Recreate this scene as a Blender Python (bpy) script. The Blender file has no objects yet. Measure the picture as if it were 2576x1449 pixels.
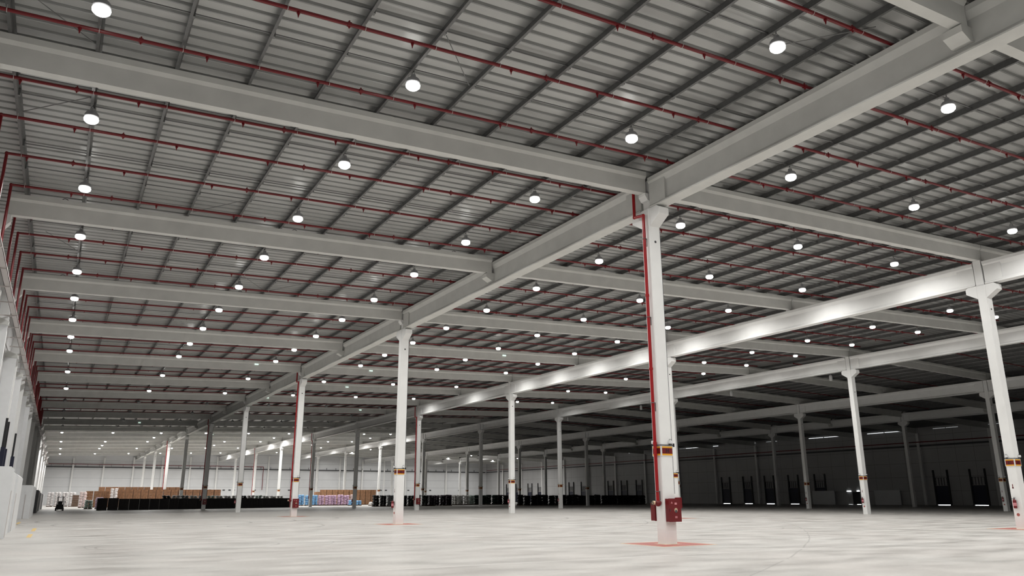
import bpy, math, random
from mathutils import Vector, Matrix
SC = bpy.context.scene
COL = SC.collection
RND = random.Random(7)

# ------------------------------------------------------------------ camera
F_PX, YAW, PITCH, ROLL = 1936.65, 0.520272, 0.265438, -0.003831
CAM = Vector((-18.9644, -22.0095, 1.6))
A, B = 22.7417, 25.4034            # grid: girder line spacing (x), column spacing (y)
fw = Vector((math.sin(YAW)*math.cos(PITCH), math.cos(YAW)*math.cos(PITCH), math.sin(PITCH)))
rt = Vector((math.cos(YAW), -math.sin(YAW), 0))
up = rt.cross(fw)
r2 = rt*math.cos(ROLL) + up*math.sin(ROLL)
u2 = -rt*math.sin(ROLL) + up*math.cos(ROLL)
cd = bpy.data.cameras.new('camera')
cam = bpy.data.objects.new('camera', cd); COL.objects.link(cam)
M = Matrix((r2, u2, -fw)).transposed().to_4x4(); M.translation = CAM
cam.matrix_world = M
cd.sensor_fit = 'HORIZONTAL'; cd.sensor_width = 36.0; cd.lens = F_PX/2576*36.0
cd.clip_start = 0.1; cd.clip_end = 600
SC.camera = cam

# ------------------------------------------------------------------ world, exposure
w = bpy.data.worlds.new('night'); SC.world = w; w.use_nodes = True
w.node_tree.nodes['Background'].inputs[0].default_value = (0.05, 0.06, 0.08, 1)
w.node_tree.nodes['Background'].inputs[1].default_value = 0.02
SC.view_settings.view_transform = 'Standard'
SC.view_settings.look = 'None'
SC.view_settings.gamma = 1.0
SC.view_settings.exposure = 0.0
SC.view_settings.use_curve_mapping = False
SC.cycles.use_denoising = True
SC.cycles.max_bounces = 4
SC.cycles.diffuse_bounces = 2
SC.cycles.glossy_bounces = 2
SC.cycles.use_light_tree = True
SC.cycles.sample_clamp_indirect = 4.0
LAMP_W = 175.0

def seen(pts, m=0.04):
    """true when the box of points can reach the camera's frame"""
    s = [0, 0, 0, 0, 0]; n = 0
    for p in pts:
        d = Vector(p)-CAM; z = d.dot(fw); n += 1
        x = d.dot(r2)*F_PX; y = d.dot(u2)*F_PX
        lx = (1288*(1+m))*z; ly = (724.5*(1+m))*z
        s[0] += z <= 0.1; s[1] += x > lx; s[2] += x < -lx; s[3] += y > ly; s[4] += y < -ly
    return not any(v == n for v in s)

# ------------------------------------------------------------------ materials
def mat(name, col, rough=0.6, metal=0.0, var=0.0, scale=3.0, bump=0.0, bscale=40.0, emit=None, estr=0.0, spec=0.5):
    m = bpy.data.materials.new(name); m.use_nodes = True
    nt = m.node_tree; b = nt.nodes['Principled BSDF']
    b.inputs['Base Color'].default_value = (*col, 1)
    b.inputs['Roughness'].default_value = rough
    b.inputs['Metallic'].default_value = metal
    b.inputs['Specular IOR Level'].default_value = spec
    if emit:
        b.inputs['Emission Color'].default_value = (*emit, 1)
        b.inputs['Emission Strength'].default_value = estr
    if var or bump:
        tc = nt.nodes.new('ShaderNodeTexCoord')
        n = nt.nodes.new('ShaderNodeTexNoise'); n.inputs['Scale'].default_value = scale
        n.inputs['Detail'].default_value = 5
        nt.links.new(tc.outputs['Object'], n.inputs['Vector'])
        if var:
            r = nt.nodes.new('ShaderNodeValToRGB')
            r.color_ramp.elements[0].position = 0.3; r.color_ramp.elements[1].position = 0.7
            r.color_ramp.elements[0].color = (*[c*(1-var) for c in col], 1)
            r.color_ramp.elements[1].color = (*[min(1, c*(1+var)) for c in col], 1)
            nt.links.new(n.outputs['Fac'], r.inputs['Fac'])
            nt.links.new(r.outputs['Color'], b.inputs['Base Color'])
        if bump:
            n2 = nt.nodes.new('ShaderNodeTexNoise'); n2.inputs['Scale'].default_value = bscale
            nt.links.new(tc.outputs['Object'], n2.inputs['Vector'])
            bp = nt.nodes.new('ShaderNodeBump'); bp.inputs['Strength'].default_value = bump
            bp.inputs['Distance'].default_value = 0.02
            nt.links.new(n2.outputs['Fac'], bp.inputs['Height'])
            nt.links.new(bp.outputs['Normal'], b.inputs['Normal'])
    return m

MT = {}
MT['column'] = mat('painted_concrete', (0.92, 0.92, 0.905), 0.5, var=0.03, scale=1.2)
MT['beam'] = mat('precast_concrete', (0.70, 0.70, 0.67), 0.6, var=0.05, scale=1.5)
MT['deck'] = mat('roof_sheet', (0.44, 0.445, 0.435), 0.33, metal=0.30, var=0.06, scale=0.6)
MT['zinc'] = mat('galvanised_steel', (0.15, 0.15, 0.15), 0.42, metal=0.3, var=0.12, scale=8)
MT['rod'] = mat('steel_rod', (0.20, 0.20, 0.20), 0.4, metal=0.5)
MT['red'] = mat('red_paint', (0.17, 0.002, 0.006), 0.35, var=0.04)
MT['redbox'] = mat('red_cabinet', (0.15, 0.002, 0.005), 0.35, var=0.04)
MT['riser'] = mat('glossy_red_paint', (0.34, 0.003, 0.006), 0.28, var=0.04)
MT['clamp'] = mat('white_clamp', (0.6, 0.55, 0.53), 0.4)
MT['black'] = mat('black_steel', (0.012, 0.012, 0.014), 0.5)
MT['dark'] = mat('dark_grey', (0.07, 0.07, 0.075), 0.5)
MT['white'] = mat('white_plastic', (0.82, 0.82, 0.82), 0.4)
MT['panel'] = mat('white_insulated_panel', (0.89, 0.90, 0.91), 0.45, var=0.02)
MT['orange'] = mat('orange_yellow_sign', (0.85, 0.42, 0.03), 0.5)
MT['signred'] = mat('dark_red_sign', (0.16, 0.003, 0.004), 0.4)
MT['letter'] = mat('sign_letter', (0.02, 0.004, 0.012), 0.5)
MT['pink'] = mat('pink_label', (0.62, 0.25, 0.28), 0.5)
MT['brass'] = mat('brass_cap', (0.70, 0.55, 0.38), 0.3, metal=0.6)
MT['navy'] = mat('navy_door', (0.010, 0.012, 0.035), 0.5)
MT['padred'] = mat('red_floor_paint', (0.46, 0.13, 0.11), 0.5, var=0.12, scale=6)
MT['padline'] = mat('pale_floor_line', (0.78, 0.58, 0.36), 0.5, var=0.1, scale=6)
MT['yellow'] = mat('yellow_floor_paint', (0.72, 0.50, 0.16), 0.5, var=0.15, scale=6)
MT['lens'] = mat('lit_lens', (1, 1, 1), 0.4, emit=(1.0, 0.985, 0.94), estr=9.0)
MT['lensoff'] = mat('unlit_lens', (0.5, 0.5, 0.5), 0.3)
MT['housing'] = mat('lamp_housing', (0.35, 0.35, 0.36), 0.4, metal=0.4)
MT['glow'] = mat('outside_light', (1, 1, 1), 0.5, emit=(0.95, 0.98, 1.0), estr=6.0)
MT['glowdim'] = mat('outside_light_dim', (1, 1, 1), 0.5, emit=(0.95, 0.98, 1.0), estr=0.7)
MT['glowwin'] = mat('clerestory_light', (1, 1, 1), 0.5, emit=(0.95, 0.98, 1.0), estr=1.1)
MT['glowwindim'] = mat('clerestory_light_dim', (1, 1, 1), 0.5, emit=(0.95, 0.98, 1.0), estr=0.22)
MT['exit'] = mat('emergency_lens', (0.9, 1, 0.95), 0.5, emit=(0.75, 1.0, 0.88), estr=0.9)
MT['redled'] = mat('red_indicator', (0.5, 0, 0), 0.5, emit=(1, 0.15, 0.2), estr=1.5)

def wall_material(name, col, hgap, vgap=None, axis='X'):
    """flat panels with thin dark joints every hgap metres of height (and every vgap along the wall)"""
    m = mat(name, col, 0.55, var=0.03, scale=0.4)
    nt = m.node_tree; b = nt.nodes['Principled BSDF']
    g = nt.nodes.new('ShaderNodeNewGeometry'); sp = nt.nodes.new('ShaderNodeSeparateXYZ')
    nt.links.new(g.outputs['Position'], sp.inputs[0])
    def joint(out, gap):
        md = nt.nodes.new('ShaderNodeMath'); md.operation = 'PINGPONG'; md.inputs[1].default_value = gap/2
        nt.links.new(out, md.inputs[0])
        lt = nt.nodes.new('ShaderNodeMath'); lt.operation = 'LESS_THAN'; lt.inputs[1].default_value = 0.025
        nt.links.new(md.outputs[0], lt.inputs[0]); return lt
    f = joint(sp.outputs['Z'], hgap)
    if vgap:
        f2 = joint(sp.outputs[axis], vgap)
        mx = nt.nodes.new('ShaderNodeMath'); mx.operation = 'MAXIMUM'
        nt.links.new(f.outputs[0], mx.inputs[0]); nt.links.new(f2.outputs[0], mx.inputs[1]); f = mx
    src = b.inputs['Base Color'].links[0].from_socket
    mix = nt.nodes.new('ShaderNodeMix'); mix.data_type = 'RGBA'
    nt.links.new(f.outputs[0], mix.inputs['Factor'])
    nt.links.new(src, mix.inputs['A']); mix.inputs['B'].default_value = (*[c*0.45 for c in col], 1)
    nt.links.new(mix.outputs['Result'], b.inputs['Base Color'])
    return m
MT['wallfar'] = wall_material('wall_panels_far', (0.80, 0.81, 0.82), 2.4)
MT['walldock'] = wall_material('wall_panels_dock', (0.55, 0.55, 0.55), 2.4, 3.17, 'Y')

def floor_material():
    m = bpy.data.materials.new('polished_concrete'); m.use_nodes = True
    nt = m.node_tree; b = nt.nodes['Principled BSDF']
    N = nt.nodes.new; L = nt.links.new
    g = N('ShaderNodeNewGeometry')
    def noise(scale, detail, sx=1, sy=1):
        mp = N('ShaderNodeMapping'); mp.inputs['Scale'].default_value = (sx, sy, 1)
        L(g.outputs['Position'], mp.inputs[0])
        n = N('ShaderNodeTexNoise'); n.inputs['Scale'].default_value = scale; n.inputs['Detail'].default_value = detail
        L(mp.outputs[0], n.inputs['Vector']); return n.outputs['Fac']
    def math_(op, a, c, d=None):
        n = N('ShaderNodeMath'); n.operation = op
        for k, v in enumerate((a, c, d)):
            if v is None: continue
            if isinstance(v, (int, float)): n.inputs[k].default_value = v
            else: L(v, n.inputs[k])
        return n.outputs[0]
    def ramp(f, p0, c0, p1, c1):
        r = N('ShaderNodeValToRGB'); e = r.color_ramp.elements
        e[0].position = p0; e[1].position = p1; e[0].color = (*c0, 1); e[1].color = (*c1, 1)
        L(f, r.inputs[0]); return r.outputs[0]
    def mix(f, a, c, mode='MIX'):
        n = N('ShaderNodeMix'); n.data_type = 'RGBA'; n.blend_type = mode
        if isinstance(f, (int, float)): n.inputs['Factor'].default_value = f
        else: L(f, n.inputs['Factor'])
        for s, v in (('A', a), ('B', c)):
            if isinstance(v, tuple): n.inputs[s].default_value = (*v, 1)
            else: L(v, n.inputs[s])
        return n.outputs['Result']
    big = noise(0.22, 3); mid = noise(0.55, 7, 0.8, 1.7); fine = noise(7, 5)
    c = ramp(big, 0.35, (0.50, 0.465, 0.435), 0.65, (0.545, 0.53, 0.50))
    c = mix(0.40, c, ramp(mid, 0.32, (0.33, 0.315, 0.295), 0.68, (0.76, 0.74, 0.71)))
    c = mix(0.12, c, ramp(fine, 0.3, (0.3, 0.29, 0.28), 0.7, (0.7, 0.69, 0.67)))
    sp = N('ShaderNodeSeparateXYZ'); L(g.outputs['Position'], sp.inputs[0])
    X, Y = sp.outputs['X'], sp.outputs['Y']
    # pale construction joints
    for (a, off, wd) in ((Y, -4.25, 0.045), (Y, 12.0, 0.07), (Y, 33.0, 0.1), (Y, 58.0, 0.14)):
        wob = math_('MULTIPLY', math_('SUBTRACT', noise(0.25, 2), 0.5), 0.3)
        d = math_('ABSOLUTE', math_('ADD', math_('SUBTRACT', a, off), wob), 0)
        c = mix(math_('MULTIPLY', math_('LESS_THAN', d, wd), 0.75), c, (0.78, 0.76, 0.73))
    # tyre marks: rings and long sweeps, broken up by noise
    def ring(cx, cy, R, wd, a):
        dx = math_('SUBTRACT', X, cx); dy = math_('SUBTRACT', Y, cy)
        d = math_('SQRT', math_('ADD', math_('MULTIPLY', dx, dx), math_('MULTIPLY', dy, dy)), 0)
        d = math_('ABSOLUTE', math_('SUBTRACT', math_('ADD', d, math_('MULTIPLY', noise(0.35, 1), 0.16)), R+0.08), 0)
        f = math_('MULTIPLY', math_('LESS_THAN', d, wd), math_('MULTIPLY', math_('GREATER_THAN', noise(1.1, 3), 0.42), a))
        return f
    for q in ((-71.3, 94.7, 123.0, 0.03, 0.32), (-13.6, 41.2, 37.6, 0.05, 0.4), (-13.6, 41.2, 35.9, 0.05, 0.4),
              (-12.0, 40.0, 9.0, 0.1, 0.6), (-13.0, 36.0, 6.0, 0.1, 0.5), (-9.0, 46.0, 11.0, 0.12, 0.55),
              (-14.6, 8.6, 3.0, 0.04, 0.35), (-13.7, 9.0, 4.2, 0.035, 0.3), (10.0, 12.0, 6.2, 0.05, 0.3),
              (-16.0, 30.0, 12.0, 0.08, 0.5), (2.0, 40.0, 17.0, 0.09, 0.4), (-6.0, 27.0, 4.0, 0.06, 0.35)):
        c = mix(ring(*q), c, (0.16, 0.155, 0.15))
    L(c, b.inputs['Base Color'])
    r = N('ShaderNodeMapRange'); L(mid, r.inputs[0])
    r.inputs['From Min'].default_value = 0.3; r.inputs['From Max'].default_value = 0.7
    r.inputs['To Min'].default_value = 0.30; r.inputs['To Max'].default_value = 0.55
    L(r.outputs[0], b.inputs['Roughness'])
    b.inputs['Specular IOR Level'].default_value = 0.3
    return m
MT['floor'] = floor_material()

# ------------------------------------------------------------------ mesh helpers
class MB:
    def __init__(s): s.v = []; s.f = []; s.mi = []; s.cur = 0
    def add(s, vs, fs):
        o = len(s.v); s.v += [tuple(p) for p in vs]; s.f += [tuple(i+o for i in f) for f in fs]
        s.mi += [s.cur]*len(fs)
        return s
    def box(s, x0, x1, y0, y1, z0, z1):
        return s.add([(x0,y0,z0),(x1,y0,z0),(x1,y1,z0),(x0,y1,z0),(x0,y0,z1),(x1,y0,z1),(x1,y1,z1),(x0,y1,z1)],
                     [(0,3,2,1),(4,5,6,7),(0,1,5,4),(1,2,6,5),(2,3,7,6),(3,0,4,7)])
    def cbox(s, x0, x1, y0, y1, z0, z1, c):
        """box with chamfered vertical edges"""
        p = [(x0+c,y0),(x1-c,y0),(x1,y0+c),(x1,y1-c),(x1-c,y1),(x0+c,y1),(x0,y1-c),(x0,y0+c)]
        return s.prism([(a, b_) for a, b_ in p], z0, z1, 'z')
    def prism(s, prof, a, b, axis='y'):
        """extrude a closed outline; axis y: outline is (x,z); x: (y,z); z: (x,y)"""
        n = len(prof)
        def P(q, t): return {'y': (q[0], t, q[1]), 'x': (t, q[0], q[1]), 'z': (q[0], q[1], t)}[axis]
        vs = [P(q, a) for q in prof]+[P(q, b) for q in prof]
        fs = [(i, (i+1) % n, n+(i+1) % n, n+i) for i in range(n)]
        fs += [tuple(reversed(range(n))), tuple(range(n, 2*n))]
        return s.add(vs, fs)
    def tube(s, p0, p1, r, n=10, r1=None, caps=True):
        p0 = Vector(p0); p1 = Vector(p1); d = (p1-p0).normalized()
        a = d.orthogonal().normalized(); c = d.cross(a); r1 = r if r1 is None else r1
        vs = []
        for p, rr in ((p0, r), (p1, r1)):
            for k in range(n):
                t = 2*math.pi*k/n; vs.append(p+a*math.cos(t)*rr+c*math.sin(t)*rr)
        fs = [(k, (k+1) % n, n+(k+1) % n, n+k) for k in range(n)]
        if caps: fs += [tuple(reversed(range(n))), tuple(range(n, 2*n))]
        return s.add(vs, fs)
    def path(s, pts, r, n=10):
        for a, b in zip(pts, pts[1:]): s.tube(a, b, r, n)
        for p in pts[1:-1]: s.ball(p, r*1.15, n, 5)
        return s
    def ball(s, c, r, n=10, m=6, sz=1.0, sx=1.0, sy=1.0):
        vs = [(c[0], c[1], c[2]-r*sz)]
        for j in range(1, m):
            t = math.pi*j/m
            for k in range(n):
                q = 2*math.pi*k/n
                vs.append((c[0]+r*sx*math.sin(t)*math.cos(q), c[1]+r*sy*math.sin(t)*math.sin(q), c[2]-r*sz*math.cos(t)))
        vs.append((c[0], c[1], c[2]+r*sz)); e = len(vs)-1
        fs = [(0, 1+(k+1) % n, 1+k) for k in range(n)]
        for j in range(m-2):
            for k in range(n):
                a = 1+j*n+k; b = 1+j*n+(k+1) % n
                fs.append((a, b, b+n, a+n))
        fs += [(e, 1+(m-2)*n+k, 1+(m-2)*n+(k+1) % n) for k in range(n)]
        return s.add(vs, fs)
    def lathe(s, prof, c=(0, 0, 0), n=20):
        vs = []; m = len(prof)
        for r, z in prof:
            for k in range(n):
                t = 2*math.pi*k/n; vs.append((c[0]+r*math.cos(t), c[1]+r*math.sin(t), c[2]+z))
        fs = [(j*n+k, j*n+(k+1) % n, (j+1)*n+(k+1) % n, (j+1)*n+k) for j in range(m-1) for k in range(n)]
        fs += [tuple(reversed(range(n))), tuple(range((m-1)*n, m*n))]
        return s.add(vs, fs)
    def ring(s, c, R, r, axis='z', n=18, m=6, a0=0.0, a1=2*math.pi):
        full = abs(a1-a0-2*math.pi) < 1e-6; K = n if full else n+1; vs = []
        for i in range(K):
            t = a0+(a1-a0)*i/n
            for j in range(m):
                q = 2*math.pi*j/m; d = R+r*math.cos(q); h = r*math.sin(q)
                x, y = d*math.cos(t), d*math.sin(t)
                v = {'z': (x, y, h), 'y': (x, h, y), 'x': (h, x, y)}[axis]
                vs.append((c[0]+v[0], c[1]+v[1], c[2]+v[2]))
        fs = [((i % K)*m+j, ((i+1) % K)*m+j, ((i+1) % K)*m+(j+1) % m, (i % K)*m+(j+1) % m) for i in range(n) for j in range(m)]
        return s.add(vs, fs)
    def mesh(s, name, mats, smooth=False):
        me = bpy.data.meshes.new(name); me.from_pydata(s.v, [], s.f); me.update()
        if not isinstance(mats, (list, tuple)): mats = [mats]
        for m in mats: me.materials.append(m)
        if len(mats) > 1: me.polygons.foreach_set('material_index', s.mi)
        import bmesh as _b
        bm = _b.new(); bm.from_mesh(me); _b.ops.recalc_face_normals(bm, faces=bm.faces)
        if smooth:
            for f in bm.faces: f.smooth = True
            for e in bm.edges:
                if len(e.link_faces) == 2 and e.calc_face_angle(0) > 0.7: e.smooth = False
        bm.to_mesh(me); bm.free()
        return me
    def build(s, name, mats, parent=None, loc=None, smooth=False):
        return link(name, s.mesh(name, mats, smooth), parent, loc)

def link(name, me, parent=None, loc=None):
    o = bpy.data.objects.new(name, me); COL.objects.link(o)
    if parent is not None: o.parent = parent
    if loc is not None: o.location = loc
    return o
def tag(o, label, cat, group=None, kind=None):
    if label: o['label'] = label
    if cat: o['category'] = cat
    if group: o['group'] = group
    if kind: o['kind'] = kind
    return o
def empty(name, loc, label, cat, group=None, rz=0):
    o = bpy.data.objects.new(name, None); COL.objects.link(o); o.location = loc
    o.rotation_euler = (0, 0, rz); o.empty_display_size = 0.3
    return tag(o, label, cat, group)
def struct(o): o['kind'] = 'structure'; return o
KIDS = {}
def dup(root, loc, rz=0):
    """copy of a thing with copies of its parts and sub-parts"""
    r = root.copy(); COL.objects.link(r); r.location = loc; r.rotation_euler = (0, 0, rz)
    for ch in list(root.children):
        c = ch.copy(); COL.objects.link(c); c.parent = r
        for g in list(ch.children):
            d = g.copy(); COL.objects.link(d); d.parent = c
    return r
ORD = ['nearest', 'second', 'third', 'fourth', 'fifth', 'sixth', 'seventh', 'eighth', 'ninth', 'tenth', 'eleventh',
       'twelfth', 'thirteenth', 'fourteenth', 'fifteenth', 'sixteenth', 'seventeenth', 'eighteenth', 'nineteenth',
       'twentieth', 'twenty-first', 'twenty-second', 'twenty-third', 'twenty-fourth', 'twenty-fifth', 'twenty-sixth',
       'twenty-seventh', 'twenty-eighth', 'twenty-ninth', 'thirtieth', 'thirty-first', 'thirty-second', 'thirty-third',
       'thirty-fourth', 'thirty-fifth', 'thirty-sixth', 'thirty-seventh', 'thirty-eighth', 'thirty-ninth', 'fortieth',
       'forty-first', 'forty-second', 'forty-third', 'forty-fourth', 'forty-fifth', 'forty-sixth', 'forty-seventh',
       'forty-eighth', 'forty-ninth', 'fiftieth'] + ['fifty-%s' % t for t in ('first', 'second', 'third', 'fourth', 'fifth', 'sixth', 'seventh', 'eighth', 'ninth')]
ORD += ['sixtieth'] + ['sixty-%s' % t for t in ('first', 'second', 'third', 'fourth', 'fifth', 'sixth', 'seventh', 'eighth', 'ninth')]
ORD1 = ['first']+ORD[1:]
BAYS = ['left of girder line one', 'between girder lines one and two', 'between girder lines two and three',
        'between girder lines three and four', 'between girder lines four and five', 'right of girder line five']

# ------------------------------------------------------------------ building levels
XL, XR = -A, 5*A                    # left and right walls
YN, YF = -1.5*B, 9*B                # near and far walls
RIDGE = 2*A
SL = 0.0305
def zr(x): return 13.95 + SL*(x if x <= RIDGE else 2*RIDGE-x)     # top of rafters = underside of purlins
def zb(x): return zr(x)-0.87                                      # underside of rafters
CX0, CX1, CY0, CY1 = -0.42, 0.11, -0.31, 0.15                     # column section round each grid point
GB = {1: 12.42, 2: 12.42, 3: 13.21, 4: 12.53, 5: 12.42}           # undersides of the girders

# floor
fl = MB().box(XL-0.3, XR+0.3, YN-0.3, YF+0.3, -0.3, 0.0).build('floor', MT['floor']); struct(fl)
# walls
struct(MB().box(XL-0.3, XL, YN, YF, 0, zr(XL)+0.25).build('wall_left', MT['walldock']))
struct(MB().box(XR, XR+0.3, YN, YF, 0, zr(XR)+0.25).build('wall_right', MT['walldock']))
for nm, y in (('wall_far', YF), ('wall_near', YN-0.3)):
    b = MB(); b.prism([(XL-0.3, 0), (XR+0.3, 0), (XR+0.3, zr(XR)+0.2), (RIDGE, zr(RIDGE)+0.2), (XL-0.3, zr(XL)+0.2)], y, y+0.3, 'y')
    struct(b.build(nm, MT['wallfar']))
# roof deck: trapezoidal sheets, ribs running up the slope
b = MB(); P_ = 0.489
prof = []
y = YN-0.3
while y < YF+0.3:
    prof += [(y, 0.0), (y+0.31, 0.0), (y+0.33, 0.085), (y+0.43, 0.085), (y+0.45, 0.0), (y+0.462, 0.0), (y+0.466, 0.02), (y+0.476, 0.02)]
    y += P_
for x0, x1 in ((XL-0.3, RIDGE), (RIDGE, XR+0.3)):
    vs = []
    for (yy, h) in prof: vs += [(x0, yy, zr(x0)+0.25+h), (x1, yy, zr(x1)+0.25+h)]
    fs = [(2*i, 2*i+1, 2*i+3, 2*i+2) for i in range(len(prof)-1)]
    b.add(vs, fs)
struct(b.build('ceiling', MT['deck']))

# ------------------------------------------------------------------ high-bay lamps
lp = MB()
lp.lathe([(0.05, 0.30), (0.075, 0.29), (0.085, 0.16), (0.17, 0.15), (0.20, 0.10), (0.21, 0.02), (0.19, 0.0), (0.14, 0.0)], n=24)
HOUS = lp.mesh('high_bay_lamp', MT['housing'], True)
LENS = MB().lathe([(0.01, 0.01), (0.19, 0.0), (0.21, -0.05), (0.20, -0.11), (0.15, -0.16), (0.01, -0.19)], n=24).mesh('lens', MT['lens'], True)
LENSOFF = MB().lathe([(0.01, 0.01), (0.19, 0.0), (0.21, -0.05), (0.20, -0.11), (0.15, -0.16), (0.01, -0.19)], n=24).mesh('lens', MT['lensoff'], True)
HOOK = MB().ring((0, 0, 0.34), 0.04, 0.008, 'y', 14, 5).tube((0, 0, 0.38), (0, 0, 0.42), 0.012, 6).mesh('hook', MT['dark'], True)
LD = bpy.data.lights.new('lamp_light', 'AREA'); LD.shape = 'DISK'; LD.size = 0.36; LD.energy = LAMP_W
LD.color = (1.0, 0.985, 0.955); LD.spread = math.radians(161)
ROWS = [-19.5, -11.5, -3.5, 4.34, 12.18, 20.02, 27.86, 35.7, 41.58]
RNAME = ['the row nearest the left wall', 'the middle row of the left bay', 'the row left of girder line one',
         'the row right of girder line one', 'the middle row of the second bay', 'the row left of girder line two',
         'the row right of girder line two', 'the middle row of the third bay', 'the row beside the ridge']
LD2 = LD.copy(); LD2.energy = LAMP_W*4.6; LD2.spread = math.radians(166)
def lamp(x, y, on, label, group):
    z = zr(x)-0.42
    root = link('high_bay_lamp', HOUS, None, (x, y, z)); tag(root, label, 'lamp', group)
    link('lens', LENS if on else LENSOFF, root); link('hook', HOOK, root)
    if on:
        l = bpy.data.objects.new('light_source', LD2 if y > 130 else LD); COL.objects.link(l); l.parent = root; l.location = (0, 0, -0.20)
YS_NEAR = [3.08+6.33*k for k in range(-5, 8)]+[59.2, 72.0]
YS_FAR = [136.3, 149.0, 162.0, 175.5, 188.0, 213.0]
for ri, x in enumerate(ROWS):
    vis = 0; hid = 0
    for k, y in enumerate(YS_NEAR):
        if y < YN+1: continue
        if seen([(x, y, zr(x)-0.4)], 0.01):
            lb = 'lit high-bay lamp near the front, %s along %s' % (ORD1[vis], RNAME[ri]); vis += 1
        else: lb = 'lit high-bay lamp outside the picture, %s back along %s' % (ORD1[hid], RNAME[ri]); hid += 1
        lamp(x, y, True, lb, 'lit lamps of the front half of the hall')
    for k, y in enumerate([q for q in YS_FAR if not (q == 149.0 and ri % 3 != 2) and not (q == 175.5 and ri % 3 != 1)]):
        lamp(x, y, True, 'lit high-bay lamp far down the hall, %s along %s' % (ORD1[k], RNAME[ri]), 'lit lamps of the far part of the hall')
    for k, y in enumerate((84.7, 97.4, 110.1, 122.8)):
        lamp(x, y, False, 'unlit lamp over the dark middle, %s along %s' % (ORD1[k], RNAME[ri]), 'unlit lamps over the dark middle')
for ri, x in enumerate((55.27, 70.95, 86.63, 102.47)):
    for k, y in enumerate((187.0, 203.0, 219.0)):
        lamp(x, y, True, 'lit lamp in the far right corner, %s of the %s row past the ridge' % (ORD1[k], ORD1[ri]), 'lit lamps in the far right corner')

# white unlit pendant fixtures past the ridge
PD = MB().lathe([(0.02, 0.0), (0.10, -0.01), (0.16, -0.08), (0.17, -0.40), (0.12, -0.47), (0.02, -0.48)], n=16)
PD.tube((0, 0, 0), (0, 0, 1.15), 0.015, 6)
PDM = PD.mesh('pendant_fixture', MT['white'], True)
for k, y in enumerate((30.7, 44.8, 61.7, 79.8)):
    o = link('pendant_fixture', PDM, None, (49.39, y, 13.75)); o.scale.z = (zr(49.39)-13.75)/1.15
    tag(o, 'white unlit pendant fixture beyond the third girder line, %s from the camera' % ORD[k], 'lamp', 'white pendants past the ridge')

# ------------------------------------------------------------------ columns
def col_parts(i, j, top, gb, sides):
    gx, gy = i*A-A, j*B
    b = MB(); b.cbox(gx+CX0, gx+CX1, gy+CY0, gy+CY1, 0, gb-0.0, 0.03)
    b.box(gx+CX0+0.10, gx+CX1-0.06, gy+CY0+0.03, gy+CY1-0.03, gb, top)
    return b
def corbel_y(gx, yf, s, z):
    """bracket on a column face, s=-1 towards the camera, +1 away"""
    return MB().prism([(yf, z), (yf+s*0.44, z), (yf+s*0.58, z-0.10), (yf+s*0.58, z-0.36), (yf, z-0.72)], gx+CX0+0.03, gx+CX1-0.03, 'x')
def corbel_x(xf, s, y0, y1, z):
    return MB().prism([(xf, z), (xf+s*0.22, z), (xf+s*0.22, z-0.10), (xf+s*0.10, z-0.28), (xf, z-0.30)], y0, y1, 'y')
LINE = ['', 'first', 'second', 'third', 'fourth', 'fifth']
def letter(b, ch, u0, w, z0, h, put):
    t = w*0.26
    segs = {'H': [(0, t, 0, h), (w-t, w, 0, h), (t, w-t, h*0.42, h*0.58)],
            'E': [(0, t, 0, h), (t, w, 0, h*0.16), (t, w, h*0.84, h), (t, w*0.8, h*0.42, h*0.58)]}[ch]
    for a0, a1, c0, c1 in segs: put(b, u0+a0, u0+a1, z0+c0, z0+c1)
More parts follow.
